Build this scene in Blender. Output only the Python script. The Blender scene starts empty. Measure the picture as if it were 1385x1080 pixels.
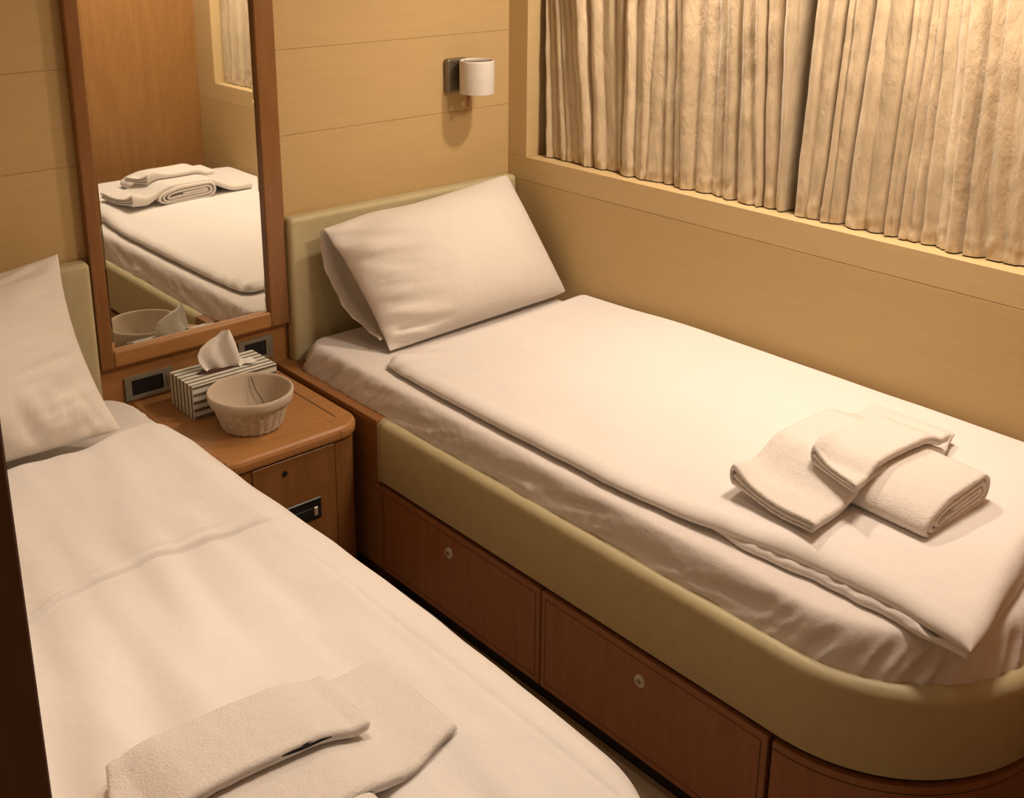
import bpy, bmesh, math, random
from mathutils import Vector, Matrix, noise
random.seed(7)
S = bpy.context.scene
COL = S.collection
PI = math.pi

# ------------------------------------------------------------------ materials
def new_mat(name):
    m = bpy.data.materials.new(name); m.use_nodes = True
    nt = m.node_tree; b = nt.nodes['Principled BSDF']
    return m, nt, b
def nd(nt, t, **kw):
    n = nt.nodes.new(t)
    for k, v in kw.items(): setattr(n, k, v)
    return n
def mapping(nt, scale):
    tc = nd(nt, 'ShaderNodeTexCoord'); mp = nd(nt, 'ShaderNodeMapping')
    mp.inputs['Scale'].default_value = scale
    nt.links.new(tc.outputs['Object'], mp.inputs['Vector'])
    return mp.outputs['Vector']
def ramp(nt, fac, c0, c1, p0=0.3, p1=0.7):
    r = nd(nt, 'ShaderNodeValToRGB')
    r.color_ramp.elements[0].position = p0; r.color_ramp.elements[1].position = p1
    r.color_ramp.elements[0].color = (*c0, 1); r.color_ramp.elements[1].color = (*c1, 1)
    nt.links.new(fac, r.inputs['Fac']); return r.outputs['Color']
def bump(nt, b, fac, strength, dist):
    bp = nd(nt, 'ShaderNodeBump'); bp.inputs['Strength'].default_value = strength
    bp.inputs['Distance'].default_value = dist
    nt.links.new(fac, bp.inputs['Height']); nt.links.new(bp.outputs['Normal'], b.inputs['Normal'])
def noise_tex(nt, vec, scale, detail=4, rough=.55, dist=0):
    n = nd(nt, 'ShaderNodeTexNoise'); n.inputs['Scale'].default_value = scale
    n.inputs['Detail'].default_value = detail; n.inputs['Roughness'].default_value = rough
    n.inputs['Distortion'].default_value = dist
    nt.links.new(vec, n.inputs['Vector']); return n.outputs['Fac']
def plain(name, c, rough=.5, metal=0, spec=.5, **kw):
    m, nt, b = new_mat(name)
    v = mapping(nt, (1, 1, 1)); f = noise_tex(nt, v, 35, 3)
    col = ramp(nt, f, tuple(x*.95 for x in c), tuple(min(1, x*1.04) for x in c))
    nt.links.new(col, b.inputs['Base Color'])
    b.inputs['Roughness'].default_value = rough; b.inputs['Metallic'].default_value = metal
    b.inputs['Specular IOR Level'].default_value = spec
    for k, val in kw.items(): b.inputs[k].default_value = val
    return m
def wood(name, c0, c1, scale, rough=.4, coat=.0, spec=.4, fine=1.0, calm=0):
    m, nt, b = new_mat(name)
    v = mapping(nt, scale)
    f = noise_tex(nt, v, 5, 6, .6, .35)
    g = noise_tex(nt, v, 28, 4, .6)
    mx = nd(nt, 'ShaderNodeMath', operation='MULTIPLY_ADD')
    nt.links.new(g, mx.inputs[0]); mx.inputs[1].default_value = .45*fine
    nt.links.new(f, mx.inputs[2])
    col = ramp(nt, mx.outputs[0], c0, c1, .42, .95)
    nt.links.new(col, b.inputs['Base Color'])
    b.inputs['Roughness'].default_value = rough; b.inputs['Specular IOR Level'].default_value = spec
    b.inputs['Coat Weight'].default_value = coat; b.inputs['Coat Roughness'].default_value = .25
    bump(nt, b, g, .05, .0005)
    return m
M = {}
M['maple'] = wood('maple_panel', (.515, .368, .172), (.56, .402, .195), (1.2, 1.2, 14), .55, 0, .3, .6)
M['maple_trim'] = wood('maple_trim', (.555, .408, .205), (.595, .443, .226), (6, 1.0, 14), .5, 0, .35, .6)
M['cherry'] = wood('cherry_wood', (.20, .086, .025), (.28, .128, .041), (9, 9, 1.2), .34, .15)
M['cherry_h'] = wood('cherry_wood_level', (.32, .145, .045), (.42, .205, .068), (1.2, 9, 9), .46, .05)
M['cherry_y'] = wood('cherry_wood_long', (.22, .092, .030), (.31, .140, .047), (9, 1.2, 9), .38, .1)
M['drawer_wood'] = wood('drawer_wood', (.23, .088, .032), (.30, .122, .047), (9, 9, 1.2), .42, .1)
M['teak'] = wood('wardrobe_wood', (.25, .118, .036), (.33, .165, .052), (9, 9, .9), .4, .1)
M['dark_wood'] = wood('dark_door_wood', (.13, .055, .022), (.18, .075, .032), (9, 9, 1.2), .5, 0)
M['leather'] = plain('olive_leatherette', (.50, .435, .26), .48, 0, .35)
M['kick'] = plain('toe_kick_black', (.025, .02, .016), .7)
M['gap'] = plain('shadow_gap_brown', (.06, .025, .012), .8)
M['floor'] = wood('pale_floor', (.60, .46, .30), (.68, .53, .36), (6, 1, 1), .5)
M['ceiling'] = plain('cream_ceiling', (.50, .42, .31), .7)
M['black'] = plain('black_plastic', (.012, .013, .014), .35)
M['grey'] = plain('grey_plastic', (.21, .185, .14), .45)
M['nickel'] = plain('brushed_nickel', (.26, .23, .19), .42, .9)
M['chrome'] = plain('bright_metal', (.60, .55, .48), .4, .6)
M['opal'] = plain('white_shade', (.68, .645, .59), .45)
M['bulb'] = plain('frosted_bulb', (.55, .48, .38), .5)
M['card'] = plain('white_card', (.74, .72, .66), .6)
M['tissue'] = plain('white_tissue', (.82, .79, .74), .9)
M['tag'] = plain('black_tag', (.01, .01, .012), .8)
M['plug'] = plain('knob_plastic', (.62, .55, .46), .4)

def mk_cloth(name, c, s1, d1, s2, d2, scale=(1, 1, 1), sheen=.15):
    m, nt, b = new_mat(name)
    v = mapping(nt, scale)
    f1 = noise_tex(nt, v, s1, 4, .6); f2 = noise_tex(nt, v, s2, 2, .5)
    col = ramp(nt, f1, tuple(x*.97 for x in c), c); nt.links.new(col, b.inputs['Base Color'])
    b.inputs['Roughness'].default_value = .9; b.inputs['Specular IOR Level'].default_value = .15
    b.inputs['Sheen Weight'].default_value = sheen
    b1 = nd(nt, 'ShaderNodeBump'); b1.inputs['Distance'].default_value = d1; b1.inputs['Strength'].default_value = 1
    b2 = nd(nt, 'ShaderNodeBump'); b2.inputs['Distance'].default_value = d2; b2.inputs['Strength'].default_value = 1
    nt.links.new(f1, b1.inputs['Height']); nt.links.new(f2, b2.inputs['Height'])
    nt.links.new(b1.outputs['Normal'], b2.inputs['Normal']); nt.links.new(b2.outputs['Normal'], b.inputs['Normal'])
    return m
M['linen'] = mk_cloth('white_cotton', (.785, .75, .73), 9, .004, 600, .0001)
M['sheet'] = mk_cloth('white_sheet', (.74, .69, .665), 14, .004, 600, .0001)
M['pillow'] = mk_cloth('pillowcase_cotton', (.74, .69, .635), 9, .004, 600, .0001)
M['terry'] = mk_cloth('white_terry', (.78, .73, .69), 90, .0012, 330, .0015, sheen=.4)

# satin curtain
m, nt, b = new_mat('champagne_satin')
v = mapping(nt, (1, 1, .35))
f = noise_tex(nt, v, 22, 5, .65, .6); f2 = noise_tex(nt, v, 70, 4, .6, .3)
col = ramp(nt, f, (.50, .39, .25), (.66, .535, .36)); nt.links.new(col, b.inputs['Base Color'])
b.inputs['Roughness'].default_value = .36; b.inputs['Specular IOR Level'].default_value = .6
b.inputs['Sheen Weight'].default_value = .3
b1 = nd(nt, 'ShaderNodeBump'); b1.inputs['Distance'].default_value = .006
b2 = nd(nt, 'ShaderNodeBump'); b2.inputs['Distance'].default_value = .0030
nt.links.new(f, b1.inputs['Height']); nt.links.new(f2, b2.inputs['Height'])
nt.links.new(b1.outputs['Normal'], b2.inputs['Normal']); nt.links.new(b2.outputs['Normal'], b.inputs['Normal'])
M['satin'] = m
# wicker
m, nt, b = new_mat('cream_wicker')
tc = nd(nt, 'ShaderNodeTexCoord')
wv = nd(nt, 'ShaderNodeTexVoronoi'); wv.inputs['Scale'].default_value = 95
nt.links.new(tc.outputs['Object'], wv.inputs['Vector'])
col = ramp(nt, wv.outputs['Distance'], (.68, .60, .48), (.55, .46, .34), .15, .75)
nt.links.new(col, b.inputs['Base Color']); b.inputs['Roughness'].default_value = .8
bump(nt, b, wv.outputs['Distance'], .6, -.002)
M['wicker'] = m
M['liner'] = mk_cloth('beige_liner', (.56, .47, .37), 20, .001, 700, .0002)
# mirror glass
m, nt, b = new_mat('mirror_silver')
b.inputs['Base Color'].default_value = (.90, .91, .86, 1); b.inputs['Metallic'].default_value = 1
b.inputs['Roughness'].default_value = .015
M['mirror'] = m
# window glass
m, nt, b = new_mat('window_glass')
b.inputs['Base Color'].default_value = (.5, .52, .5, 1); b.inputs['Roughness'].default_value = .02
b.inputs['Transmission Weight'].default_value = .9; b.inputs['IOR'].default_value = 1.45
M['glass'] = m
# striped tissue box: charcoal stripes on white; stripes follow depth on the top and height on the front
def stripes(name, axis):
    m, nt, b = new_mat(name)
    tc = nd(nt, 'ShaderNodeTexCoord'); sp = nd(nt, 'ShaderNodeSeparateXYZ')
    nt.links.new(tc.outputs['Object'], sp.inputs[0])
    a = nd(nt, 'ShaderNodeMath', operation='MULTIPLY'); a.inputs[1].default_value = 1/.0195
    nt.links.new(sp.outputs[axis], a.inputs[0])
    fr = nd(nt, 'ShaderNodeMath', operation='FRACT'); nt.links.new(a.outputs[0], fr.inputs[0])
    r = nd(nt, 'ShaderNodeValToRGB'); r.color_ramp.interpolation = 'CONSTANT'
    r.color_ramp.elements[0].color = (.17, .145, .10, 1); r.color_ramp.elements[1].position = .42
    r.color_ramp.elements[1].color = (.74, .74, .68, 1)
    nt.links.new(fr.outputs[0], r.inputs['Fac'])
    nt.links.new(r.outputs['Color'], b.inputs['Base Color']); b.inputs['Roughness'].default_value = .5
    return m
M['stripe_y'] = stripes('striped_card_depth', 'Y'); M['stripe_z'] = stripes('striped_card_height', 'Z')

# ------------------------------------------------------------------ mesh helpers
def smooth01(t): t = max(0, min(1, t)); return t*t*(3-2*t)
def lerp(a, b, t): return a+(b-a)*t
def interp(pts, s):
    if s <= pts[0][0]: return pts[0][1]
    for (a, va), (b_, vb) in zip(pts, pts[1:]):
        if s <= b_: return va+(vb-va)*(s-a)/(b_-a)
    return pts[-1][1]
def nz(x, y, z=0): return noise.noise(Vector((x, y, z)))

def wloc(o):
    v = Vector((0, 0, 0))
    while o: v += o.location; o = o.parent
    return v
def link(name, bm, mat, parent=None, smooth=False, recalc=True, origin=None):
    if recalc: bmesh.ops.recalc_face_normals(bm, faces=bm.faces)
    off = wloc(parent) if parent else (Vector(origin) if origin else Vector((0, 0, 0)))
    for v in bm.verts: v.co -= off
    me = bpy.data.meshes.new(name); bm.to_mesh(me); bm.free()
    mats = mat if isinstance(mat, (list, tuple)) else [mat]
    for q in mats: me.materials.append(M[q])
    if smooth:
        for p in me.polygons: p.use_smooth = True
    o = bpy.data.objects.new(name, me); COL.objects.link(o)
    if parent: o.parent = parent
    elif origin: o.location = origin
    return o
def tag(o, label, cat, group=None):
    o['label'] = label; o['category'] = cat
    if group: o['group'] = group
    return o
def thing(name, label, cat, loc, group=None):
    o = bpy.data.objects.new(name, None); COL.objects.link(o); o.location = loc
    o.empty_display_size = .05
    return tag(o, label, cat, group)
def struct(name, bm, mat, parent=None, **kw):
    o = link(name, bm, mat, parent, **kw)
    if not parent: o['kind'] = 'structure'
    return o
def box(bm, x0, x1, y0, y1, z0, z1, bev=0, seg=2):
    r = bmesh.ops.create_cube(bm, size=1)
    vs = r['verts']
    for v in vs:
        v.co = Vector((lerp(x0, x1, v.co.x+.5), lerp(y0, y1, v.co.y+.5), lerp(z0, z1, v.co.z+.5)))
    if bev:
        es = {e for v in vs for e in v.link_edges}
        bmesh.ops.bevel(bm, geom=list(es), offset=bev, segments=seg, profile=.5, affect='EDGES')
    return bm
def B(*a, **k): bm = bmesh.new(); box(bm, *a, **k); return bm
def grid(bm, rows, closed_u=False, closed_v=False):
    vr = [[bm.verts.new(p) for p in r] for r in rows]
    n = len(vr); k = len(vr[0])
    for i in range(n if closed_v else n-1):
        for j in range(k if closed_u else k-1):
            a, b_, c, d = vr[i][j], vr[i][(j+1) % k], vr[(i+1) % n][(j+1) % k], vr[(i+1) % n][j]
            try: bm.faces.new((a, b_, c, d))
            except ValueError: pass
    return vr
def cyl(bm, c, r, h, axis='Z', seg=32, r2=None, cap=True):
    q = bmesh.ops.create_cone(bm, cap_ends=cap, segments=seg, radius1=r, radius2=r if r2 is None else r2, depth=h)
    rot = {'Z': Matrix(), 'X': Matrix.Rotation(PI/2, 4, 'Y'), 'Y': Matrix.Rotation(-PI/2, 4, 'X')}[axis]
    bmesh.ops.transform(bm, matrix=Matrix.Translation(c) @ rot, verts=q['verts'])
    return q['verts']
def lathe(bm, prof, c, seg=48):
    rows = []
    for r, z in prof:
        rows.append([(c[0]+r*math.cos(2*PI*i/seg), c[1]+r*math.sin(2*PI*i/seg), c[2]+z) for i in range(seg)])
    return grid(bm, rows, closed_u=True)
def flip_x(bm, sx):
    for v in bm.verts: v.co.x = sx-v.co.x

# ------------------------------------------------------------------ room shell
XL = -2.141                 # left wall
# back wall: veneer boards separated by fine grooves
bm = bmesh.new()
zs = [0, .883, 1.105, 1.327, 1.549, 1.771, 2.02]
for a, b_ in zip(zs, zs[1:]):
    box(bm, XL-.15, .0, 0, .04, a+.0006, b_-.0006, .0008, 1)
box(bm, XL-.15, .0, .0018, .06, 0, 2.02)
struct('wall_back', bm, 'maple')
# right wall below and around the window
bm = bmesh.new()
box(bm, 0, .05, -2.75, .05, 0, .8785, .001, 1)
box(bm, .002, .04, -2.75, .05, .87, .90)
struct('wall_right', bm, 'maple')
Y0, Y1 = -.082, -1.945      # window opening
bm = bmesh.new()
box(bm, 0, .16, -2.75, .05, .8795, .953, .0012, 1)      # band under the window
box(bm, 0, .16, Y0, .05, .953, 1.80, .0012, 1)
box(bm, 0, .16, -2.75, Y1, .953, 1.80, .0012, 1)
box(bm, 0, .16, -2.75, .05, 1.80, 2.02, .0012, 1)
struct('trim_1', bm, 'maple_trim')
w = bpy.data.objects.new('window_1', None); COL.objects.link(w); w.location = (.12, -1.02, .953); w['kind'] = 'structure'
bm = bmesh.new()
box(bm, .10, .135, Y0-.03, Y0, .953, 1.80); box(bm, .10, .135, Y1, Y1+.03, .953, 1.80)
box(bm, .10, .135, Y1, Y0, .953, .985); box(bm, .10, .135, Y1, Y0, 1.77, 1.80)
link('window_frame', bm, 'gap', w)
link('window_pane', B(.115, .120, Y1+.03, Y0-.03, .985, 1.77), 'glass', w)
# left wall, door jamb, wardrobe front at the foot, rest of the cabin
struct('wall_left', B(XL-.15, XL, -2.10, .0, 0, 2.02), 'maple')
bm = bmesh.new()
box(bm, XL-.17, XL, -2.136, -2.10, 0, 2.02, .001, 1)
struct('door_1', bm, 'dark_wood')
bm = bmesh.new()
box(bm, -.90, 0, -2.75, -2.100, 0, 2.02, .001, 1)
struct('wall_foot', bm, 'teak')
bm = bmesh.new()
box(bm, -3.3, 0, -3.35, -3.30, 0, 2.02)
struct('wall_rear', bm, 'teak')
bm = bmesh.new()
box(bm, -3.3, -3.25, -3.30, 0, 0, 2.02)
struct('wall_passage', bm, 'teak')
struct('wall_corner', B(-.05, .0, -3.3, -2.75, 0, 2.02), 'teak')
struct('floor', B(-3.3, .0, -3.3, .05, -.05, 0), 'floor')
struct('ceiling', B(-3.3, .16, -3.35, .06, 2.02, 2.07), 'ceiling')

# ------------------------------------------------------------------ platform beds
XO = -.85
def path(d, y0=-.49, n_str=60, n_cor=40):
    """aisle side, rounded foot corner, foot side; d is the inward offset"""
    pts = []; rx, ry, cx, cy = .33, .30, -.52, -1.64
    for i in range(n_str): pts.append((XO+d, lerp(y0, cy, i/n_str)))
    for i in range(n_cor+1):
        t = PI/2*i/n_cor; e = 2/2.1
        pts.append((cx-(rx-d)*math.cos(t)**e, cy-(ry-d)*math.sin(t)**e))
    for i in range(1, 15): pts.append((lerp(cx, -.003, i/14), cy-ry+d))
    return pts
def sweep(bm, prof, y0=-.49, y1=None, x1=None):
    """prof: closed list of (inward offset, z)"""
    cols = [path(d, y0) for d, z in prof]
    n = len(cols[0]); rows = []
    for i in range(n):
        p = cols[0][i]
        if y1 is not None and p[1] < y1-1e-6: break
        if x1 is not None and p[0] > x1: break
        rows.append([(cols[k][i][0], cols[k][i][1], prof[k][1]) for k in range(len(prof))])
    vr = grid(bm, rows, closed_u=True)
    bm.faces.new(vr[0]); bm.faces.new(vr[-1])
def roundprof(d0, d1, z0, z1, r, rb=.006, n=6):
    """d0 outer, d1 inner; large radius on the outer top edge"""
    pr = []
    for i in range(n+1):
        a = PI/2*i/n; pr.append((d0+r-r*math.cos(a), z1-r+r*math.sin(a)))
    ri = .008
    for i in range(n//2+1):
        a = PI/2*i/(n//2); pr.append((d1-ri+ri*math.sin(a), z1-ri+ri*math.cos(a)))
    pr.append((d1, z0)); pr.append((d0+rb, z0)); pr.append((d0, z0+rb))
    return pr
def make_bed(label, mirror):
    sx = XL if mirror else None
    root = thing('platform_bed', label, 'bed', ((-1.71 if mirror else -.43), -1.0, 0))
    def fin(name, bm, mat, parent=root, smooth=False):
        if mirror: flip_x(bm, sx)
        return link(name, bm, mat, parent, smooth)
    # carcass
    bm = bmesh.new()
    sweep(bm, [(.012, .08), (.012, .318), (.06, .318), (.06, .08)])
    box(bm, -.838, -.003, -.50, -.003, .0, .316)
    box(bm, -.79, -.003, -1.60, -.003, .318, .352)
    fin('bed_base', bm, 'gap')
    bm = bmesh.new(); sweep(bm, [(.05, 0), (.05, .082), (.10, .082), (.10, 0)], y0=-.02)
    fin('toe_kick', bm, 'kick')
    # wooden side and ledge beside the headboard end
    bm = bmesh.new()
    box(bm, -.853, -.835, -.488, -.004, .084, .3175, .001, 1)
    box(bm, -.853, -.835, -.488, -.004, .3195, .4755, .001, 1)
    fin('side_panel', bm, 'cherry_y')
    fin('ledge', B(-.856, -.74, -.489, -.004, .476, .492, .002, 2), 'cherry_y')
    # drawers with an inset line and a round lock
    def drawer(y0, y1, knob):
        bm = bmesh.new(); m_ = .016; g = .0019
        box(bm, -.853, -.840, y1+.002, y0-.002, .084, .3175, .0015, 1)
        for q in bm.verts: pass
        d = fin('drawer', bm, 'drawer_wood')
        bm = bmesh.new()
        box(bm, -.8536, -.852, y1+m_, y0-m_, .084+m_, .3175-m_, .0006, 1)
        # fine shadow line around the inset field
        bm2 = bmesh.new()
        for (a, b2, c, e) in ((y1+m_-g, y0-m_+g, .084+m_-g, .084+m_), (y1+m_-g, y0-m_+g, .3175-m_, .3175-m_+g),
                              (y1+m_-g, y1+m_, .084+m_, .3175-m_), (y0-m_, y0-m_+g, .084+m_, .3175-m_)):
            box(bm2, -.8532, -.852, a, b2, c, e)
        fin('inset_field', bm, 'drawer_wood', d); fin('inset_line', bm2, 'gap', d)
        if knob:
            bm = bmesh.new(); cyl(bm, (-.8555, knob, .262), .0125, .005, 'X', 28)
            cyl(bm, (-.858, knob, .262), .0105, .003, 'X', 28, .0105)
            k = fin('lock_knob', bm, 'plug', d)
            bm = bmesh.new(); cyl(bm, (-.8602, knob, .262), .0052, .002, 'X', 16)
            box(bm, -.8605, -.859, knob-.0012, knob+.0012, .2585, .2655)
            fin('key_slot', bm, 'nickel', k)
    drawer(-.490, -1.066, -.765)
    drawer(-1.066, -1.632, -1.345)
    bm = bmesh.new()
    sweep(bm, [(-.003, .085), (-.003, .3165), (.010, .3165), (.010, .085)], y0=-1.64)
    pn = fin('corner_panel', bm, 'drawer_wood')
    bm = bmesh.new()
    for z in (.100, .301): sweep(bm, [(-.0036, z), (-.0036, z+.0014), (0, z+.0014), (0, z)], y0=-1.655)
    fin('inset_line', bm, 'gap', pn)
    # padded rail
    bm = bmesh.new(); sweep(bm, roundprof(-.004, .050, .321, .491, .023, .012, 8))
    rail = fin('padded_rail', bm, 'leather', smooth=True)
    bm = bmesh.new()
    pr = [(d*1.0+(.0006 if d > .02 else -.0010), z+(.0008 if z > .4 else -.0008)) for d, z in roundprof(-.004, .050, .321, .491, .023, .012, 8)]
    rows = []
    for yy in (-.4915, -.4895): rows.append([(XO+d, yy, z) for d, z in pr])
    vr = grid(bm, rows, closed_u=True); bm.faces.new(vr[0]); bm.faces.new(vr[-1])
    fin('seam_welt', bm, 'leather', rail, True)
    # headboard
    bm = bmesh.new(); box(bm, -.809 if not mirror else -.800, -.003, -.046, -.001, .40, .893 if not mirror else .884, .014, 5)
    fin('headboard', bm, 'leather', smooth=False)
    for p in root.children[-1].data.polygons: p.use_smooth = True
    return root
make_bed('wooden platform bed with olive padded rail and drawers, under the window', False)
make_bed('wooden platform bed on the left, mostly hidden under its white bedding', True)

# mattress in a fitted sheet
def make_mattress(label, mirror):
    X0 = -.828; RH = .085
    base = []                      # (point, inward normal, arclen)
    def arc(cx, cy, rx, ry, a0, a1, n, e=1.0):
        out = []
        for i in range(n+1):
            a = lerp(a0, a1, i/n); c, s_ = math.cos(a), math.sin(a)
            out.append((cx+rx*math.copysign(abs(c)**e, c), cy+ry*math.copysign(abs(s_)**e, s_)))
        return out
    P_ = []
    P_ += [(x, -.052) for x in [lerp(-.13, X0+RH, i/24) for i in range(24)]]
    P_ += arc(X0+RH, -.052-RH, RH, RH, PI/2, PI, 64)
    P_ += [(X0, y) for y in [lerp(-.052-RH, -1.64, i/440) for i in range(1, 440)]]
    P_ += arc(-.52, -1.64, .308, .278, PI, 1.5*PI, 170, 2/2.1)
    P_ += [(x, -1.918) for x in [lerp(-.52, -.12, i/30) for i in range(1, 30)]]
    P_ += arc(-.11, -1.818, .10, .10, 1.5*PI, 2*PI, 10)
    P_ += [(-.01, y) for y in [lerp(-1.818, -.152, i/60) for i in range(1, 60)]]
    P_ += arc(-.11, -.152, .10, .10, 0, PI/2, 10)
    n = len(P_); s = 0; ss = []
    for i, p in enumerate(P_):
        a, b_ = P_[i-1], P_[(i+1) % n]
        t = Vector((b_[0]-a[0], b_[1]-a[1])).normalized(); nn = Vector((-t.y, t.x))
        if i: s += math.dist(p, P_[i-1])
        base.append((p, nn, s))
    prof = [(.010, .36), (.006, .44), (.003, .478), (.000, .486), (.001, .491), (.003, .497), (.005, .503), (.008, .510), (.011, .517), (.014, .524),
            (.017, .531), (.020, .538), (.0235, .545), (.028, .552), (.033, .557), (.039, .5602), (.047, .5615), (.060, .562)]
    rows = []
    for k, (d, z) in enumerate(prof):
        row = []
        for (p, nn, s) in base:
            y = p[1]
            side = 1 if p[0] < -.3 else .2
            env = max(0, 1-abs(z-.515)/.05)
            # drape folds close to the head corner, long creases along the side, puckers at the foot corner
            headf = smooth01((y+.62)/.35); footf = smooth01((-1.50-y)/.2)
            t = z-.50
            f1 = (.5-abs(nz((s-t*.7)*30, z*5, 3))*2.6)+.55*(.5-abs(nz((s-t*.9)*75, z*8, 3))*2.4)
            f2 = (.35-abs(nz(s*4, (z-s*.16)*42, 5))*2.4)+.45*(.3-abs(nz(s*7, (z-s*.22)*85, 9))*2)
            f3 = .5-abs(nz((s-t*.8)*22, z*7, 7))*3.2
            o = env*side*(headf*.0085*f1+(1-headf)*(1-footf)*.0090*f2*min(1, max(0, .555-z)/.02)+footf*.0080*f3)
            dd = max(d-o, -.012)
            zz = z+ (.003*nz(s*9, z*30, 2) if .5 < z < .558 else 0)
            q = (p[0]+nn.x*dd, p[1]+nn.y*dd, zz)
            row.append(q)
        rows.append(row)
    bm = bmesh.new()
    vr = grid(bm, rows, closed_u=True)
    bm.faces.new(vr[-1]); bm.faces.new(vr[0][::-1])
    if mirror:
        # the left sheet fills out further towards the aisle
        for v in bm.verts:
            if v.co.x < -.5: v.co.x -= .026*smooth01((v.co.z-.492)/.035)*smooth01((-.10-v.co.y)/.15+.3)
        flip_x(bm, XL)
    o = link('mattress', bm, 'sheet', None, True, origin=((-1.71 if mirror else -.43), -1.0, .36))
    return tag(o, label, 'mattress')
make_mattress('mattress in a creased white fitted sheet, on the bed under the window', False)
make_mattress('mattress in white sheet beneath the left pillow, beside the nightstand', True)

# ------------------------------------------------------------------ duvets
def cl(n, dense=.5):
    return [ (1-math.cos(PI*i/n))/2*dense+(i/n)*(1-dense) for i in range(n+1)]
def slab(bm, left, right, head, foot, zb, T, r, nu=110, nv=190, wr=None, hb=.35, rr=None):
    """cushion-like cloth slab; left/right: x as a function of y, head/foot: y as a function of x"""
    us, vs = cl(nu, .8), cl(nv, .7)
    def pf(d, r): d = max(0, min(1, d/r)); return math.sqrt(max(0, 1-(1-d)**2))
    top, bot = [], []
    for v in vs:
        rt, rb = [], []
        for u in us:
            ym = lerp(-.36, -1.88, v)
            xl, xr = left(ym), right(ym); x = lerp(xl, xr, u)
            yh, yf = head(x), foot(x); y = lerp(yh, yf, v)
            xl, xr = left(y), right(y); x = lerp(xl, xr, u)
            pr = pf(u*(xr-xl), r)*pf((1-u)*(xr-xl), rr or r)*pf(v*abs(yf-yh), r)*pf((1-v)*abs(yf-yh), r)
            t = T(x, y); z0 = zb(x, y)
            w_ = wr(x, y) if wr else 0
            rt.append((x, y, z0+t*hb+(t*(1-hb)+w_)*pr))
            rb.append((x, y, z0+t*hb*(1-pr)))
        top.append(rt); bot.append(rb)
    a = grid(bm, top); b_ = grid(bm, [r_[::-1] for r_ in bot])
    k = len(a[0]); n = len(a)
    bmesh.ops.remove_doubles(bm, verts=bm.verts, dist=1e-6)
# right duvet
XLR = [(-.36, -.745), (-.45, -.756), (-.62, -.764), (-.88, -.768), (-1.2, -.768), (-1.34, -.757), (-1.42, -.747), (-1.6, -.728),
       (-1.75, -.724), (-1.86, -.737), (-1.90, -.745)]
XLR = [(-a, b_) for a, b_ in XLR]
def lx(y): return interp(XLR, -y)+.003*nz(y*9, 1)+.002*nz(y*30, 2)
def hx(x): return -.368+.012*smooth01((x+.25)/.25)-.006*math.sin((x+.7)*7)+.004*nz(x*8, 4)-.022*smooth01((-.715-x)/.035)
def fx(x): return -1.897+.055*smooth01((x+.745)/.35)+.02*smooth01((x+.4)/.4)+.006*nz(x*9, 3)
def duvT(x, y):
    g = smooth01((-y-.37)/.45)
    return .024+(.009+.011*g)*smooth01((x+.75)/.30)+.005*g+.003*nz(x*2.2, y*2.2, 1)
def duvW(x, y):
    edge = smooth01((-.60-x)/.14)
    return (.0022*nz(x*5, y*2.0, 8)+.0012*nz(x*14, y*6, 3)+.004*edge*nz(x*5, y*13, 6)
            + .0035*smooth01((-.55-x)/.15)*smooth01((y+.62)/.25)*math.sin(y*95+x*60)
            + .004*smooth01((-1.6-y)/.25)*nz(x*7, y*9, 2))
root = thing('duvet', 'smooth white duvet folded flat on the bed under the window', 'duvet', (-.40, -1.13, .562))
bm = bmesh.new()
slab(bm, lx, lambda y: -.012+.003*nz(y*5, 9), hx, fx,
     lambda x, y: .5655+.010*smooth01((-1.30-y)/.25)*smooth01((-.3-x)/.3), duvT, .034, wr=duvW, hb=.30)
link('upper_layer', bm, 'linen', root, True)
bm = bmesh.new()
def lx2(y):
    return lx(y)+.030-.040*smooth01((-1.30-y)/.22)+.004*nz(y*22, 5)+.012*smooth01((-1.80-y)/.08)
slab(bm, lx2, lambda y: -.03, lambda x: hx(x)-.02, lambda x: fx(x)+.004-.006*smooth01((x+.7)/.1), lambda x, y: .5625,
     lambda x, y: .019+.004*nz(x*4, y*10, 3), .014, wr=lambda x, y: .006*(.4-abs(nz((x-y)*14, (x+y)*30, 4))*2), hb=.35)
link('under_layer', bm, 'linen', root, True)
# left duvet, drawn over the rail
def lxl(y): # aisle edge as distance from the left wall frame (mirrored below): real x
    return -1.278+.006*math.sin(y*5+1)-.018*smooth01((y+.45)/.15)+.003*nz(y*8, 2)-.30*max(0, (-1.66-y)/.27)**2.2
def yc(x): return -.885+.012*math.cos((x+1.62)*7)-.02*smooth01((-1.70-x)/.12)+.006*nz(x*9, 3)
def duvWl(x, y):
    c = yc(x); d = y-c
    e = smooth01((-1.345-x)/.05)
    ridge = (.0105*math.exp(-(d/(.011 if d > 0 else .0042))**2)-.006*math.exp(-((d+.008)/.0045)**2))*e*(.75+.5*nz(x*9, 5))
    c2 = c+.022+.018*smooth01((x+1.72)/.35)
    ridge += .0065*math.exp(-((y-c2)/(.008 if y > c2 else .0035))**2)*smooth01((x+1.72)/.06)*(1-smooth01((x+1.44)/.08))
    xe = x-(-1.372)
    seam = -.0022*math.exp(-((xe-.0)/.004)**2)*smooth01((-.95-y)/.15)
    a = x-.10*y
    return (ridge+seam+.017*nz(a*13, (y-x*.3)*2.2, 1)*smooth01((-1.40-x)/.1)+.0025*nz(x*22, y*6, 4)
            -.0045*abs(nz(x*9+y*3, y*4-x*4, 6))+.004*smooth01((y+.55)/.2)*nz(x*10, y*14, 7))
bm = bmesh.new()
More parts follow.
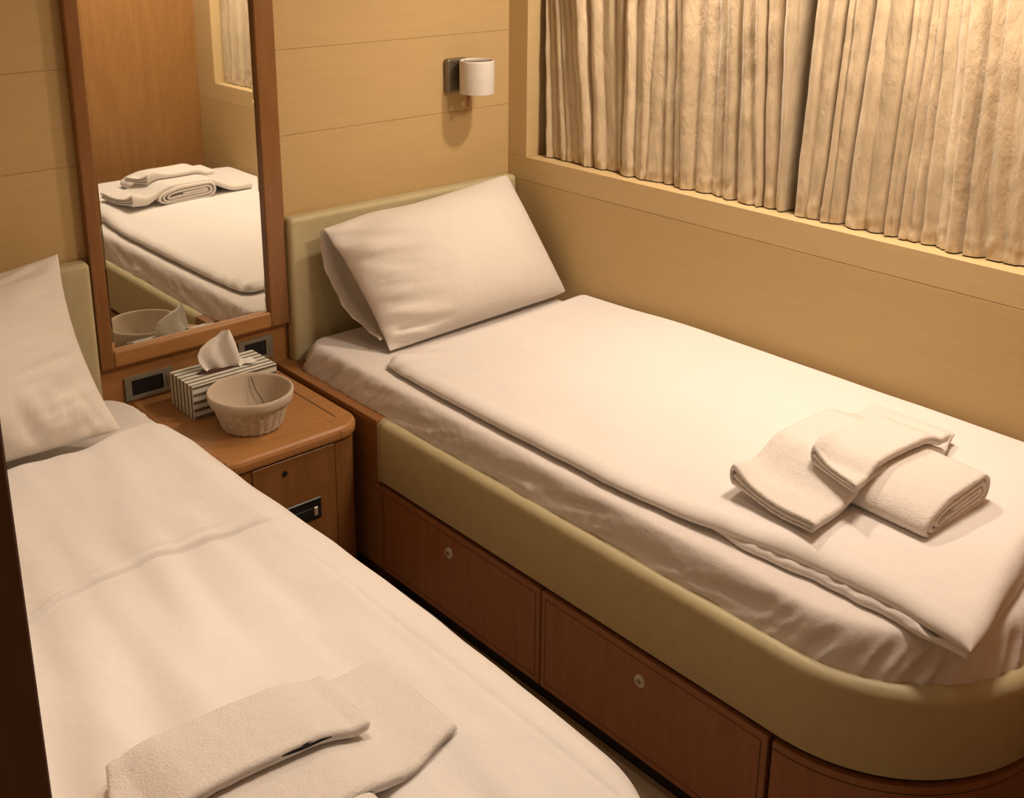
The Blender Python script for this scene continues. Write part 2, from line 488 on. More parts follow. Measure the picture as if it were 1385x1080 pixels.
slab(bm, lambda y: XL+.012, lxl, lambda x: -.355+.008*nz(x*6, 1)+.03*smooth01((x+1.50)/.14), lambda x: -1.90,
     lambda x, y: .5625-.067*smooth01((x+1.375)/.065), lambda x, y: .038+.056*smooth01((x+1.375)/.065), .045, wr=duvWl, hb=.22, rr=.075, nu=170, nv=640)
o = link('duvet', bm, 'linen', None, True, origin=(-1.72, -1.1, .545))
tag(o, 'rumpled white duvet with a raised cross crease, on the left bed in the foreground', 'duvet')

# ------------------------------------------------------------------ pillows
def pillow(name, label, TL, TR, BR, BL, T, seed, wrinkle, flap=False, bow=.05):
    TL, TR, BR, BL = map(Vector, (TL, TR, BR, BL))
    nrm = (TR-TL+BR-BL).cross(TL-BL+TR-BR).normalized()
    if nrm.y > 0: nrm.negate()
    n = 70
    def at(u, v, side):
        kx = (1-bow*(1-v*v)*abs(u)**3)*(1-.016*abs(v)**12*(1 if u > 0 and flap else .2)); ky = (1-(bow*.9 if v > 0 else bow*.1)*(1-u*u)*abs(v)**3)*(1-.028*abs(u)**12*(1 if u > 0 and flap else .2))
        if flap and v > 0: ky *= 1+.055*math.exp(-((u+.55)/.28)**2)
        uu, vv = u*kx, v*ky
        p = lerp(lerp(BL, BR, (uu+1)/2), lerp(TL, TR, (uu+1)/2), (vv+1)/2)
        th = T*(max(0, 1-abs(u)**2.3)**.62)*(max(0, 1-abs(v)**2.3)**.62)
        if side < 0: th *= .8*(lerp(.0, 1, smooth01((uu+.98)/.55)) if flap else 1)
        w_ = wrinkle(u, v)*min(1, (1-abs(u))*6+.15)*min(1, (1-abs(v))*6+.15) if side > 0 else 0
        return p+nrm*(th*side+w_)
    us = [math.sin(PI/2*lerp(-1, 1, i/n)) for i in range(n+1)]
    bm = bmesh.new()
    grid(bm, [[at(u, v, 1) for u in us] for v in us]); grid(bm, [[at(u, v, -1) for u in us[::-1]] for v in us])
    bmesh.ops.remove_doubles(bm, verts=bm.verts, dist=1e-5)
    c = (BL+BR)/2
    o = link(name, bm, 'pillow', None, True, origin=tuple(c)); tag(o, label, 'pillow')
    if flap:
        ux = (TR-TL).normalized()
        rows = []; back = []
        for i in range(41):
            t = i/40; v = lerp(1.0, -.80, t)
            e = at(-1, v, 1); e2 = at(-.62, v, -1)-nrm*.001
            bulge = math.sin(PI*min(1, t*1.02))**.8
            lip = e - nrm*(.012+.070*bulge) - ux*(.004+.014*bulge) + Vector((0, 0, -.004*bulge))
            lip += Vector((.003*math.sin(t*17)+.0015*math.sin(t*41), 0, 0))
            m1 = lerp(e2, lip, .35)-nrm*.026*bulge; m2 = lerp(e2, lip, .75)-nrm*.014*bulge
            q = nrm*.0032
            rows.append([e2-q, m1-q, m2-q, lip-q-ux*.001, lip-ux*.003, lip+q*.8-ux*.001, m2+q*.3, m1+q*.3, e2])
        bm = bmesh.new(); grid(bm, rows, closed_u=True)
        bmesh.ops.recalc_face_normals(bm, faces=bm.faces)
        link('pillowcase_flap', bm, 'pillow', o, True)
    return o
def wr_r(u, v):
    l = smooth01((-u-.25)/.6)
    return (.016*l*nz(v*6+u*2.5, u*1.6, 3)-.012*l*abs(nz(v*9+u*4, u*2.4, 5))+.003*nz(u*2.5, v*2.5, 8)
            - .010*math.exp(-((v+.80+.10*(u+.6))/.035)**2)*smooth01((-u-.35)/.2)*smooth01((u+.97)/.1)
            + .007*l*math.sin(v*9-u*3+1)*smooth01((v+.6)/.3))
pillow('pillow', 'plump white pillow leaning on the padded headboard under the wall lamp',
       (-.742, -.105, .868), (-.080, -.085, .915), (-.030, -.300, .583), (-.685, -.312, .572), .112, 1, wr_r, True, .040)
def wr_l(u, v):
    l = smooth01((u-.2)/.6); b_ = smooth01((-v-.2)/.6)
    return (.004*nz(u*3, v*3, 4)+.012*l*(.4-abs(nz(v*7-u*3, u*2, 3))*2)*(1-b_*.5)+.018*b_*smooth01((u+.6)/.8)*(.4-abs(nz(u*7+v*2, v*1.5, 6))*2)
            + .006*l*b_*math.sin((u-v)*14))
pillow('pillow', 'white pillow at the left edge of the photo, propped beside the mirror',
       (-2.075, -.085, .865), (-1.425, -.085, .932), (-1.425, -.350, .597), (-2.085, -.345, .602), .112, 2, wr_l, False, .075)

# ------------------------------------------------------------------ towels
def ribbon(bm, pts, th, length, place, nl=90, step=.006, noise_amp=.0007, seed=0):
    """thick folded cloth: cross-section polyline extruded; place(s, z, l, L) -> world point"""
    res = []
    for a, b_ in zip(pts, pts[1:]):
        k = max(1, int(math.dist(a, b_)/step))
        for i in range(k): res.append((lerp(a[0], b_[0], i/k), lerp(a[1], b_[1], i/k)))
    res.append(pts[-1])
    n = len(res); outl, outr = [], []
    for i in range(n):
        a, b_ = res[max(0, i-1)], res[min(n-1, i+1)]
        t = Vector((b_[0]-a[0], b_[1]-a[1])).normalized(); nn = Vector((-t.y, t.x))
        h = th/2*(1 if 0 < i < n-1 else .6)
        outl.append((res[i][0]+nn.x*h, res[i][1]+nn.y*h)); outr.append((res[i][0]-nn.x*h, res[i][1]-nn.y*h))
    loop = outl+outr[::-1]
    rows = []
    for j in range(nl+1):
        l = j/nl; row = []
        e = min(1, min(l, 1-l)*length/.004)
        for k, (s, z) in enumerate(loop):
            m_ = k if k < n else 2*n-1-k
            cs, cz = res[m_]
            ss, zz = lerp(cs, s, .55+.45*e), lerp(cz, z, .55+.45*e)
            p = Vector(place(ss, zz, l*length, length))
            p += Vector((nz(p.x*90, p.y*90, p.z*90+seed), nz(p.x*90+7, p.y*90, seed), nz(p.y*90, p.x*90, p.z*60+seed)))*noise_amp
            row.append(p)
        rows.append(row)
    vr = grid(bm, rows, closed_u=True)
    for r_ in (vr[0], vr[-1]):
        for i in range(n-1):
            try: bm.faces.new((r_[i], r_[i+1], r_[2*n-2-i], r_[2*n-1-i]))
            except ValueError: pass
def arcp(cx, cz, r, a0, a1, n=7, sx=1):
    return [(cx+r*sx*math.cos(lerp(a0, a1, i/n)), cz+r*math.sin(lerp(a0, a1, i/n))) for i in range(n+1)]
def trifold(w, g, t):
    """three layers with both long sides closed; s=0 is the wide loop, s=w the tight fold"""
    p = [(.05*w, g+t/2), (w-g, g+t/2)]
    p += arcp(w-g/1.2, g/2+t/2, g/2, PI/2, -PI/2)
    p += [(g, t/2)]
    p += arcp(g*1.1, g+t/2, g, 1.5*PI, .5*PI, 12)
    p += [(w-.003, 2*g+t/2)]
    p += arcp(w-.003, 1.45*g+t/2, .55*g, PI/2, -.2, 4)
    return p
def stack(ox, oy, names, zoff=0, tagmark=False, smallshift=(0, 0), rollw=.235, hz_=.045, smalllen=.283):
    """ox, oy: shift of the whole stack from the one under the window"""
    def dz(x, y): return .6165+zoff
    hx0, hx1 = -.555+ox, -.555+rollw+ox
    def hump(x): return hz_*smooth01((x-hx0+.055)/.11)*(1-smooth01((x-hx1+.035)/.13))
    # roll beneath
    W_, H = rollw, .060; HS = hz_*20
    def rollpath():
        g = .0125; p = []
        # flattened spiral, outer turn first ends at lower left
        half = W_/2
        turns = [(half-.004, .0295), (half-.020, .0165), (half-.038, .0050)]
        p.append((-.02, .0310))
        cz = .031
        for i, (a, r) in enumerate(reversed(turns)):
            p += arcp(a-r, cz, r, PI/2, -PI/2, 9)
            rn = turns[len(turns)-2-i][1] if i < len(turns)-1 else r
            p += arcp(-(a-(r+rn)/2), cz+((rn-r)/2)*0, (r+rn)/2, 1.5*PI, .5*PI, 9)
        p.append((half*.55, cz+.0295))
        return p
    bm = bmesh.new()
    def pl(s, z, l, L):
        sag = 1-.38*smooth01((-s-.02)/(W_/2))
        top = z/H
        zz = z*sag*HS+.005*top*math.sin(l*9)
        return (hx0+W_/2+s+.004*math.sin(l*12), -1.362+oy-l, dz(0, 0)+zz)
    ribbon(bm, rollpath(), .0105, .352, pl, 70, seed=3)
    o = link('rolled_towel', bm, 'terry', None, True, origin=(hx0+W_/2, -1.54+oy, dz(0, 0))); tag(o, names[2], 'towel')
    # long folded towel draped over the roll
    w_, g, t = .213, .0085, .0072
    Lx = -.655+ox; Ln = .495
    def pb(s, z, l, L):
        x = Lx+l; skew = -.035*(s/w_)*(1-l/L)
        fl = smooth01((l-L+.10)/.09)
        y = -1.372+oy-s+.012*math.sin(l*14+.5)*(s/w_)+.016*fl*(s/w_)
        zz = z*(1+.9*math.exp(-(s/.035)**2)*(1-smooth01(l/.12)))-.004*smooth01(s/w_)*0
        wave = .004*math.sin(s*30+1)*(1-smooth01(l/.06))
        return (x+skew, y, dz(0, 0)+.001+zz+hump(x+skew)*(1-.12*(s/w_))+wave)
    bm = bmesh.new(); ribbon(bm, trifold(w_, g, t), t, Ln, pb, 110, seed=5)
    o = link('folded_towel', bm, 'terry', None, True, origin=(Lx+Ln/2, -1.48+oy, dz(0, 0))); tag(o, names[1], 'towel')
    # small towel on top
    ws, gs, ts = .118, .0070, .0062
    sx0 = -.548+ox+smallshift[0]; Ls = smalllen
    def psm(s, z, l, L):
        x = sx0+l; skew = -.040*(s/ws)*(1-l/L)
        y = -1.474+oy+smallshift[1]-s+.008*math.sin(l*15)
        gap = .010*math.exp(-((s-.02)/.03)**2)*(1-smooth01(l/.07))*(z/.02)
        return (x+skew, y, dz(0, 0)+.0265+z*(1+1.0*math.exp(-(s/.03)**2)*(1-smooth01(l/.10)))+max(hump(x+skew), hump(sx0+.05)*.6)*.96)
    bm = bmesh.new(); ribbon(bm, trifold(ws, gs, ts), ts, Ls, psm, 80, seed=8)
    o = link('hand_towel', bm, 'terry', None, True, origin=(sx0+Ls/2, -1.54+oy, dz(0, 0)+.03)); tag(o, names[0], 'towel')
    if tagmark:
        bm = bmesh.new()
        rows = []
        for i in range(9):
            l = lerp(.190, .250, i/8); hgt = .0035*math.sin(PI*i/8)+.0004
            a = psm(ws+.0035, .0125-hgt, l, Ls); b_ = psm(ws+.0035, .0125+hgt, l, Ls)
            c_ = psm(ws-.004, .0125+hgt*.6, l, Ls); d_ = psm(ws-.004, .0125-hgt*.6, l, Ls)
            rows.append([a, b_, c_, d_])
        grid(bm, rows, closed_u=True); link('sewn_tag', bm, 'tag', o)
stack(0, 0, ('small white towel topmost on the towel pile under the window',
             'long folded white towel draped over a rolled one, on the window-side bed',
             'thick rolled white towel showing its layered end, on the window-side bed'))
stack(-1.302, .018, ('small white towel with a black tag at its edge, topmost on the left bed',
                 'long folded white towel under the tagged small towel, on the left bed',
                 'rolled white towel under the left bed pile, at the bottom edge of the photo'), zoff=-.022, tagmark=True, smallshift=(-.022, .084), smalllen=.30, hz_=.034)

# ------------------------------------------------------------------ wall mirror, panel with sockets
mr = thing('wall_mirror', 'tall wall mirror in a cherry wood frame above the nightstand', 'mirror', (-1.07, 0, .60))
X_0, X_1, ZB, ZT = -1.334, -.811, .600, 1.90
bm = bmesh.new()
box(bm, X_0, -1.3005, -.028, -.001, ZB, ZT, .004, 2); link('side_rail', bm, 'cherry', mr)
bm = bmesh.new(); box(bm, -.868, X_1, -.028, -.001, ZB, ZT, .004, 2); link('side_rail', bm, 'cherry', mr)
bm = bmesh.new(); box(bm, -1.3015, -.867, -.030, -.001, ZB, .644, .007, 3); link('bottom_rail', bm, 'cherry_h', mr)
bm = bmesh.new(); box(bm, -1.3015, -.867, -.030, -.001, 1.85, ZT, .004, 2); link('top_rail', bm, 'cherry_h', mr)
gx0, gx1, gz0, gz1, bv = -1.302, -.867, .6425, 1.853, .010
bm = bmesh.new()
f_ = [(gx0+bv, -.0153, gz0+bv), (gx1-bv, -.0153, gz0+bv), (gx1-bv, -.0153, gz1-bv), (gx0+bv, -.0153, gz1-bv)]
o_ = [(gx0, -.0148, gz0), (gx1, -.0148, gz0), (gx1, -.0148, gz1), (gx0, -.0148, gz1)]
k_ = [(gx0, -.010, gz0), (gx1, -.010, gz0), (gx1, -.010, gz1), (gx0, -.010, gz1)]
vf = [bm.verts.new(p) for p in f_]; vo = [bm.verts.new(p) for p in o_]; vk = [bm.verts.new(p) for p in k_]
bm.faces.new(vf); bm.faces.new(vk[::-1])
for i in range(4):
    j = (i+1) % 4
    bm.faces.new((vf[i], vf[j], vo[j], vo[i])); bm.faces.new((vo[i], vo[j], vk[j], vk[i]))
link('mirror_glass', bm, 'mirror', mr)
bm = bmesh.new(); box(bm, X_0, X_1, -.009, -.001, .480, .599, .001, 1)
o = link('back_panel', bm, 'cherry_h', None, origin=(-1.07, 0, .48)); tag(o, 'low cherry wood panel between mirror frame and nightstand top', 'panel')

def socket(x0, x1, z0, z1, label, screen):
    r = thing('wall_socket', label, 'socket', ((x0+x1)/2, -.009, z0))
    bm = bmesh.new()
    t = .010
    box(bm, x0, x1, -.015, -.009, z1-t, z1); box(bm, x0, x1, -.015, -.009, z0, z0+t)
    box(bm, x0, x0+.017, -.015, -.009, z0+t, z1-t); box(bm, screen, x1, -.015, -.009, z0+t, z1-t)
    link('cover_plate', bm, 'grey', r)
    bm = bmesh.new(); box(bm, x0+.016, screen+.001, -.0125, -.009, z0+t-.001, z1-t+.001)
    link('display', bm, 'black', r)
    bm = bmesh.new(); box(bm, screen+.008, x1-.008, -.0165, -.0145, z0+.016, z1-.016, .0006, 1)
    link('rocker_switch', bm, 'grey', r)
socket(-1.276, -1.150, .500, .561, 'grey control panel with dark display, left of the tissue box', -1.176)
socket(-.962, -.860, .512, .575, 'grey wall socket half hidden behind the tissue box', -.880)

# ------------------------------------------------------------------ nightstand
ns = thing('nightstand', 'low cherry wood nightstand with rounded corners between the two beds', 'nightstand', (-1.07, -.23, 0))
NX0, NX1, NYF, R_ = -1.268, -.870, -.468, .07
def rrect(x0, x1, yf, r, yb=-.010, n=10):
    p = [(x1, yb)]
    p += [(x1-r+r*math.cos(a), yf+r+r*math.sin(a)) for a in [-i/n*PI/2 for i in range(n+1)]]
    p += [(x0+r+r*math.cos(a), yf+r+r*math.sin(a)) for a in [-PI/2-i/n*PI/2 for i in range(n+1)]]
    p += [(x0, yb)]
    return p
def prism(bm, prof_fn, levels):
    rows = [[(x, y, z) for x, y in prof_fn(d)] for d, z in levels]
    vr = grid(bm, rows, closed_u=True); bm.faces.new(vr[0][::-1]); bm.faces.new(vr[-1])
bm = bmesh.new()
prism(bm, lambda d: rrect(NX0+d, NX1-d, NYF+d, R_-d, -.010-0*d), [(.006, .4600), (.001, .4640), (0, .470), (0, .480), (.003, .487), (.010, .4915)])
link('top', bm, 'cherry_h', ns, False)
bm = bmesh.new()
# groove of the inset field, a dark hairline let into the top
gx0, gx1, gyf = -1.222, -.918, -.405
box(bm, gx1-.0016, gx1+.0016, gyf, -.012, .4905, .4919)
link('inlay_line', bm, 'gap', ns)
for gx in (-1.236, -.944):
    link('joint_line', B(gx-.0007, gx+.0007, -.456, gyf, .4905, .4918), 'cherry_y', ns)
    link('joint_line', B(gx-.0007, gx+.0007, -.4686, -.462, .466, .484), 'cherry_y', ns)
bm = bmesh.new(); prism(bm, lambda d: rrect(-1.254+d, -.884-d, -.452+d, .06, -.010), [(.012, .0), (.012, .4605)])
link('carcass', bm, 'gap', ns)
def post(x0, x1, right):
    bm = bmesh.new()
    r = .058; n = 12; out = []; inn = []
    cx = (x1-r) if right else (x0+r)
    for i in range(n+1):
        a = -PI/2+(i/n)*PI/2 if right else -PI/2-(i/n)*PI/2
        out.append((cx+r*math.cos(a), -.460+r+r*math.sin(a))); inn.append((cx+(r-.02)*math.cos(a), -.460+r+(r-.02)*math.sin(a)))
    xe = x1 if right else x0; xi = xe-.02 if right else xe+.02
    xs = x0 if right else x1
    out = [(xs, -.460)]+out+[(xe, -.011)]; inn = [(xs, -.440)]+inn+[(xi, -.011)]
    lp = out+inn[::-1]
    rows = [[(x, y, z) for x, y in lp] for z in (0.0, .4570)]
    vr = grid(bm, rows, closed_u=True)
    for r_ in vr:
        m_ = len(out)
        for i in range(m_-1):
            bm.faces.new((r_[i], r_[i+1], r_[2*m_-2-i], r_[2*m_-1-i]))
    return link('corner_post', bm, 'cherry', ns)
post(-.957, -.880, True); post(-1.258, -1.181, False)
bm = bmesh.new(); box(bm, -1.179, -.959, -.462, -.445, .160, .4565, .0015, 1)
dr = link('drawer', bm, 'cherry', ns)
bm = bmesh.new(); cyl(bm, (-1.097, -.4635, .424), .0065, .003, 'Y', 20); link('keyhole', bm, 'black', dr)
bm = bmesh.new(); box(bm, -1.142, -1.004, -.4655, -.461, .277, .333, .002, 1)
la = link('latch', bm, 'black', dr)
bm = bmesh.new(); box(bm, -1.137, -1.009, -.4665, -.465, .327, .3305); box(bm, -1.137, -1.030, -.4700, -.465, .287, .312, .002, 2)
link('pull_tab', bm, 'black', la)
bm = bmesh.new(); box(bm, -1.027, -1.017, -.4700, -.4665, .290, .312, .001, 1)
link('release_button', bm, 'chrome', la)
bm = bmesh.new(); box(bm, -1.179, -.959, -.462, -.445, .002, .158, .0015, 1)
link('lower_panel', bm, 'cherry', ns)

# ------------------------------------------------------------------ tissue box
tb = thing('tissue_box', 'striped tissue box with a white tissue pulled up, on the nightstand', 'tissue box', (-1.07, -.142, .4918))
bx0, bx1, by0, by1, bz0, bz1 = -1.188, -.958, -.204, -.082, .4918, .578
bm = bmesh.new(); box(bm, bx0, bx1, by0, by1, bz0, bz1, .0012, 1)
o = link('carton', bm, ['stripe_z', 'stripe_y'], tb)
for p in o.data.polygons:
    if abs(p.normal.z) > .7 or abs(p.normal.x) > .7: p.material_index = 1
# slot in the lid
bm = bmesh.new()
vv = [bm.verts.new((-1.075+.070*math.cos(a), -.140+.020*math.sin(a), z)) for z in (.5776, .5786) for a in [2*PI*i/28 for i in range(28)]]
bm.faces.new(vv[28:]); bm.faces.new(vv[:28][::-1])
for i in range(28): bm.faces.new((vv[i], vv[(i+1) % 28], vv[28+(i+1) % 28], vv[28+i]))
link('slot', bm, 'gap', tb)
# tissue: a gathered sheet rising to a folded peak
bm = bmesh.new(); rows = []
LF = [(0, -1.112), (.12, -1.122), (.35, -1.133), (.55, -1.136), (.75, -1.126), (.9, -1.104), (1, -1.074)]
RT = [(0, -1.030), (.3, -1.034), (.6, -1.040), (.85, -1.047), (1, -1.053)]
for j in range(33):
    t = j/32; row = []
    xl, xr = interp(LF, t), interp(RT, t)
    for i in range(37):
        u = i/36
        z = .574+t*lerp(.088, .103, u)
        x = lerp(xl, xr, u)
        y = -.146+.010*math.sin(u*4.2+.6)*(1-t*.3)+.0035*math.sin(u*11+t*2)+.004*t
        row.append((x, y, z))
    rows.append(row)
back = [[(x, y+.0015+.020*math.sin(PI*(i/36))**.8*(1-.75*j/32), z) for i, (x, y, z) in enumerate(r_)] for j, r_ in enumerate(rows)]
a = grid(bm, rows); b_ = grid(bm, [r_[::-1] for r_ in back])
for i in range(32):
    bm.faces.new((a[i][0], a[i+1][0], b_[i+1][-1], b_[i][-1])); bm.faces.new((a[i][-1], b_[i][0], b_[i+1][0], a[i+1][-1]))
for i in range(36): bm.faces.new((a[-1][i], a[-1][i+1], b_[-1][35-i], b_[-1][36-i]))
# fold lying over the lid on the right
rows = []
for i in range(13):
    t = i/12
    rows.append([(-1.040+.052*t, -.150+.018*s_+.006*math.sin(t*8), .5800+.012*(1-t)*(1-abs(s_))+.004*math.sin(t*PI)+dz) for s_ in (-1, -.5, 0, .5, 1) for dz in (0,)])
g1 = grid(bm, rows); g2 = grid(bm, [[(x, y, z-.0014) for x, y, z in r_[::-1]] for r_ in rows])
link('tissue', bm, 'tissue', tb, True)

# ------------------------------------------------------------------ basket
BC = (-1.092, -.312, .4918)
bk = thing('wicker_basket', 'small round cream wicker basket with a cloth lining, in front of the tissue box', 'basket', BC)
bm = bmesh.new(); seg = 120; rows = []
nr = 26
for j in range(nr+1):
    t = j/nr; r0 = .070+.0265*t; z = .002+.083*t
    row = []
    for i in range(seg):
        a = 2*PI*i/seg
        weave = .0016*math.sin(24*a)*math.sin(PI*(j+.5)*1.0)+.0012*math.cos(24*a)
        r = r0+weave
        row.append((BC[0]+r*math.cos(a), BC[1]+r*math.sin(a), BC[2]+z))
    rows.append(row)
inner = [[(BC[0]+(x-BC[0])*.985, BC[1]+(y-BC[1])*.985, max(z, BC[2]+.006)) for x, y, z in r_] for r_ in rows[::-1]]
vr = grid(bm, rows+inner, closed_u=True); bm.faces.new(vr[0][::-1]); bm.faces.new(vr[-1])
link('woven_body', bm, 'wicker', bk, True)
bm = bmesh.new()
prof = [(.0955, .066), (.0980, .0675), (.1000, .072), (.1020, .086), (.1010, .0905), (.0985, .0925), (.0955, .0915), (.0930, .086),
        (.0825, .055), (.0690, .022), (.0590, .0105), (.0300, .0085), (.0005, .0085)]
rows = []
for r, z in prof:
    rows.append([(BC[0]+(r+(.0008*math.sin(9*a+z*60) if z < .088 else 0))*math.cos(a), BC[1]+(r+(.0008*math.sin(9*a+z*60) if z < .088 else 0))*math.sin(a), BC[2]+z+(.0012*math.sin(5*a) if .05 < z < .062 else 0)) for a in [2*PI*i/72 for i in range(72)]])
grid(bm, rows, closed_u=True); link('cloth_lining', bm, 'liner', bk, True)
bm = bmesh.new()
# cord seam of the lining running down inside
pts = [(-1.0480, -.2360, .577), (-1.0475, -.2530, .550), (-1.0390, -.2750, .521), (-1.0420, -.2920, .5045), (-1.052, -.302, .5020)]
rows = [[(x+.0012*math.cos(a), y+.0012*math.sin(a)*.7, z+.0012*math.sin(a)) for a in [2*PI*k/8 for k in range(8)]] for x, y, z in pts]
grid(bm, rows, closed_u=True); link('lining_cord', bm, 'gap', bk, True)

# ------------------------------------------------------------------ reading lamp
sc = thing('wall_lamp', 'small nickel wall lamp with a white cylinder shade above the pillow', 'lamp', (-.21, 0, 1.165))
link('back_plate', B(-.252, -.178, -.020, -.001, 1.163, 1.262, .006, 3), 'nickel', sc)
bm = bmesh.new(); cyl(bm, (-.198, -.035, 1.247), .009, .035, 'Y', 20); cyl(bm, (-.192, -.070, 1.250), .030, .010, 'Z', 32)
link('arm', bm, 'nickel', sc, False)
bm = bmesh.new()
lathe(bm, [(.0495, 0), (.0500, .004), (.0500, .090), (.0490, .0945), (.0465, .0945), (.0462, .090), (.0462, .004), (.0470, 0), (.0495, 0)], (-.190, -.076, 1.166), 64)
link('lamp_shade', bm, 'opal', sc, True)
bm = bmesh.new(); cyl(bm, (-.190, -.076, 1.215), .016, .05, 'Z', 24); link('bulb', bm, 'bulb', sc, True)
bm = bmesh.new(); cyl(bm, (-.226, -.080, 1.152), .0050, .040, 'Z', 16); cyl(bm, (-.226, -.080, 1.170), .0035, .02, 'Z', 12)
link('switch_stem', bm, 'drawer_wood', sc, False)

# ------------------------------------------------------------------ curtains
C1 = [(-0.106, -0.124), (-0.114, -0.150), (-0.135, -0.176), (-0.163, -0.21), (-0.18, -0.232), (-0.2, -0.263), (-0.236, -0.29), (-0.279, -0.319), (-0.327, -0.366), (-0.376, -0.406), (-0.426, -0.429), (-0.469, -0.479), (-0.533, -0.525), (-0.566, -0.581), (-0.594, -0.612), (-0.624, -0.651), (-0.691, -0.689), (-0.729, -0.74), (-0.761, -0.782), (-0.805, -0.826), (-0.844, -0.888), (-0.879, -0.909), (-0.925, -0.945), (-0.968, -0.972), (-.998, -.978), (-1.024, -.988)]
C2 = [(-1.026, -1.010), (-1.051, -1.038), (-1.098, -1.073), (-1.117, -1.103), (-1.162, -1.133), (-1.201, -1.191), (-1.254, -1.238), (-1.268, -1.256), (-1.294, -1.274), (-1.311, -1.301), (-1.329, -1.328), (-1.359, -1.363), (-1.387, -1.396), (-1.426, -1.43), (-1.457, -1.479), (-1.494, -1.519)]
y = -1.50
while y > -1.90:
    y -= random.uniform(.022, .06); C2.append((max(y, -1.935), max(y-.02, -1.94)))
def curtain(cre, label, seed, edge_in=False, deep=()):
    rnd = random.Random(seed)
    # add a few minor creases in the widest intervals
    cols = []
    nI = len(cre)-1
    offs = [rnd.uniform(-.012, .012) for _ in range(nI+1)]
    if edge_in: offs[-1] = .072; offs[-2] = .066; offs[-3] = -.004; offs[-4] = .004
    if not edge_in: offs[0] = -.022; offs[1] = -.016; offs[2] = -.004
    for i in range(nI):
        K = 12 if abs(cre[i+1][0]-cre[i][0]) > .03 else 7
        sk = rnd.uniform(.55, 1.6); am = rnd.choice([.12, .2, .3, .45, .55])
        mini = rnd.uniform(.0, 1)
        for k in range(K):
            t = k/K
            cols.append((i, t, sk, am, mini))
    cols.append((nI-1, 1, 1, .4, 0))
    rows = []; nr = 84
    for j in range(nr+1):
        z = lerp(.9565, 1.795, (j/nr)**1.25)
        row = []
        zt = (z-.96)/.52
        for (i, t, sk, am, mini) in cols:
            ya = lerp(cre[i][1], cre[i][0], min(zt, 1.4)); yb = lerp(cre[i+1][1], cre[i+1][0], min(zt, 1.4))
            w_ = abs(yb-ya)
            yy = lerp(ya, yb, t)
            tt = t**sk
            bulge = math.sin(PI*tt)**.65 if 0 < tt < 1 else 0
            amp = min(.024, am*w_+.004)*lerp(.9, 1.0, min(1, zt))
            base = lerp(offs[i], offs[i+1], t)
            x = .052+base*.8-amp*bulge
            for q, dist in ((i, t*w_), (i+1, (1-t)*w_)):
                if q in deep: x += .020*math.exp(-(dist/.0045)**2)
            x += .0022*mini*math.sin(tt*PI*3+z*4)*(w_/.04)
            low = smooth01((1.04-z)/.08)
            x += low*(.006*nz(yy*55, z*40, seed)+.004*nz(yy*120, z*20, seed+2))
            x += .0035*nz(yy*16, z*9, seed+5)+.0016*nz(yy*40, z*24, seed+7)
            yy += .0035*nz(yy*12, z*5, seed+3)*smooth01((z-.96)/.1)
            row.append((max(x, .006), yy, z))
        rows.append(row)
    bm = bmesh.new()
    back = [[(x+.0015, y_, z) for x, y_, z in r_[::-1]] for r_ in rows]
    a = grid(bm, rows); b2 = grid(bm, back)
    for i in range(nr):
        bm.faces.new((a[i][0], a[i+1][0], b2[i+1][-1], b2[i][-1])); bm.faces.new((a[i][-1], b2[i][0], b2[i+1][0], a[i+1][-1]))
    o = link('curtain', bm, 'satin', None, True, origin=(.05, (cre[0][0]+cre[-1][0])/2, .957))
    tag(o, label, 'curtain')
curtain(C1, 'champagne satin curtain hanging straight, nearest the wall lamp', 11, True, (7, 10, 14, 19, 21))
curtain(C2, 'champagne satin curtain with slanting pleats, right of the dark gap', 23, False, (2, 4, 6, 8, 10, 13))

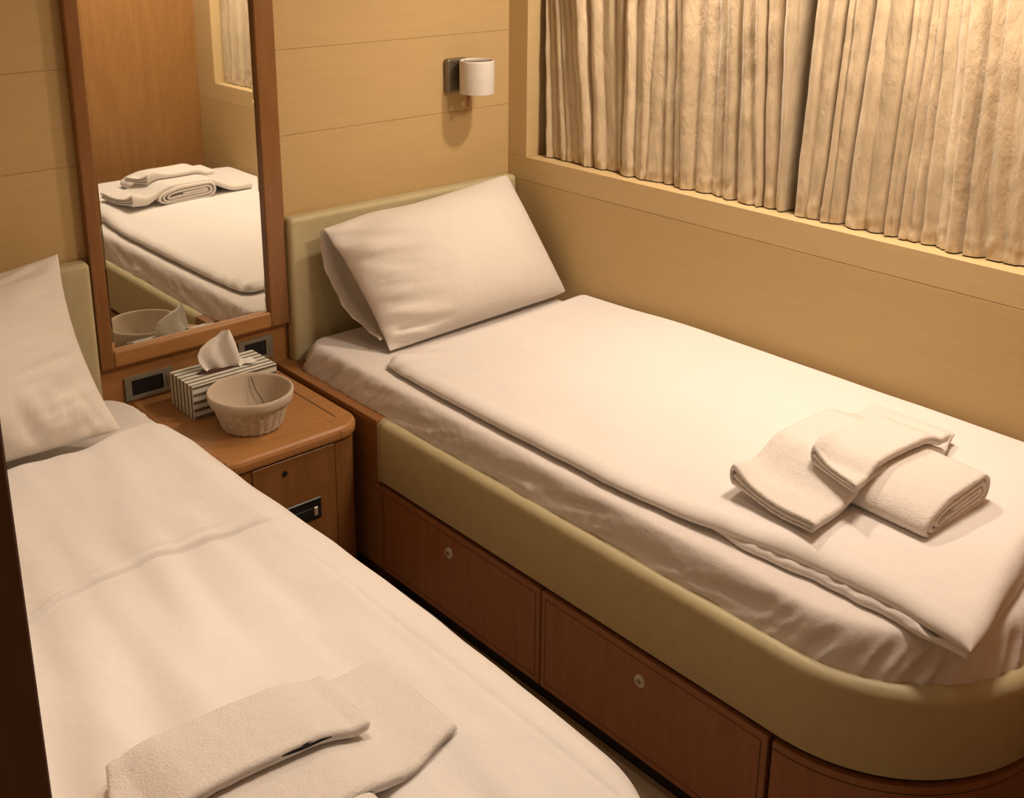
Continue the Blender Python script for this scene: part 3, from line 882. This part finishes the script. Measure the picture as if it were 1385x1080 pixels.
# ------------------------------------------------------------------ lights: recessed ceiling spots (out of frame), plus one added passage fill
def lamp(x, y, power, r=.035, col=(1, .822, .648), z=2.005):
    l = bpy.data.lights.new('spot_or_fill_light', 'AREA'); l.shape = 'DISK'; l.size = r*2; l.energy = power; l.color = col
    o = bpy.data.objects.new('spot_or_fill_light', l); COL.objects.link(o); o.location = (x, y, z)
def spot(x, y, power, size=63, col=(1, .822, .648), z=2.005):
    l = bpy.data.lights.new('spot_or_fill_light', 'SPOT'); l.energy = power; l.color = col
    l.spot_size = math.radians(size); l.spot_blend = .9; l.shadow_soft_size = .06
    o = bpy.data.objects.new('spot_or_fill_light', l); COL.objects.link(o); o.location = (x, y, z)
lamp(-.09, -.74, 9.6, .045)
lamp(-.25, -1.48, 14, .15)
lamp(-1.07, -1.30, 1.2, .10)
spot(-1.74, -.72, 22)
spot(-1.74, -1.55, 25)
lamp(-2.65, -2.95, 2.4, .10)  # added fill in the passage, lifts the dark door jamb; not a known fixture
wld = bpy.data.worlds.new('night'); S.world = wld; wld.use_nodes = True
wld.node_tree.nodes['Background'].inputs[0].default_value = (.02, .025, .03, 1)
wld.node_tree.nodes['Background'].inputs[1].default_value = .1

# ------------------------------------------------------------------ camera
R = [[0.7626113522398559, -0.6468566657713806, -0.0006159396863653632],
     [-0.1873020803585917, -0.21990808442031162, -0.9573705474361626],
     [0.6191460701061653, 0.7302170145593749, -0.2888620008209335]]
cam = bpy.data.cameras.new('camera'); co = bpy.data.objects.new('camera', cam); COL.objects.link(co)
rt, dn, fw = (Vector(r_) for r_ in R)
mw = Matrix((( rt.x, -dn.x, -fw.x, -2.24200482), (rt.y, -dn.y, -fw.y, -2.51331355), (rt.z, -dn.z, -fw.z, 1.663858), (0, 0, 0, 1)))
co.matrix_world = mw
cam.sensor_fit = 'HORIZONTAL'; cam.sensor_width = 36
cam.lens = 1504.4144/1385*36
cam.shift_x = (692.5-650.5475)/1385; cam.shift_y = (334.8927-540)/1385
cam.clip_start = .02
S.camera = co
S.view_settings.view_transform = 'Standard'; S.view_settings.look = 'None'
S.view_settings.gamma = 1; S.view_settings.exposure = .13
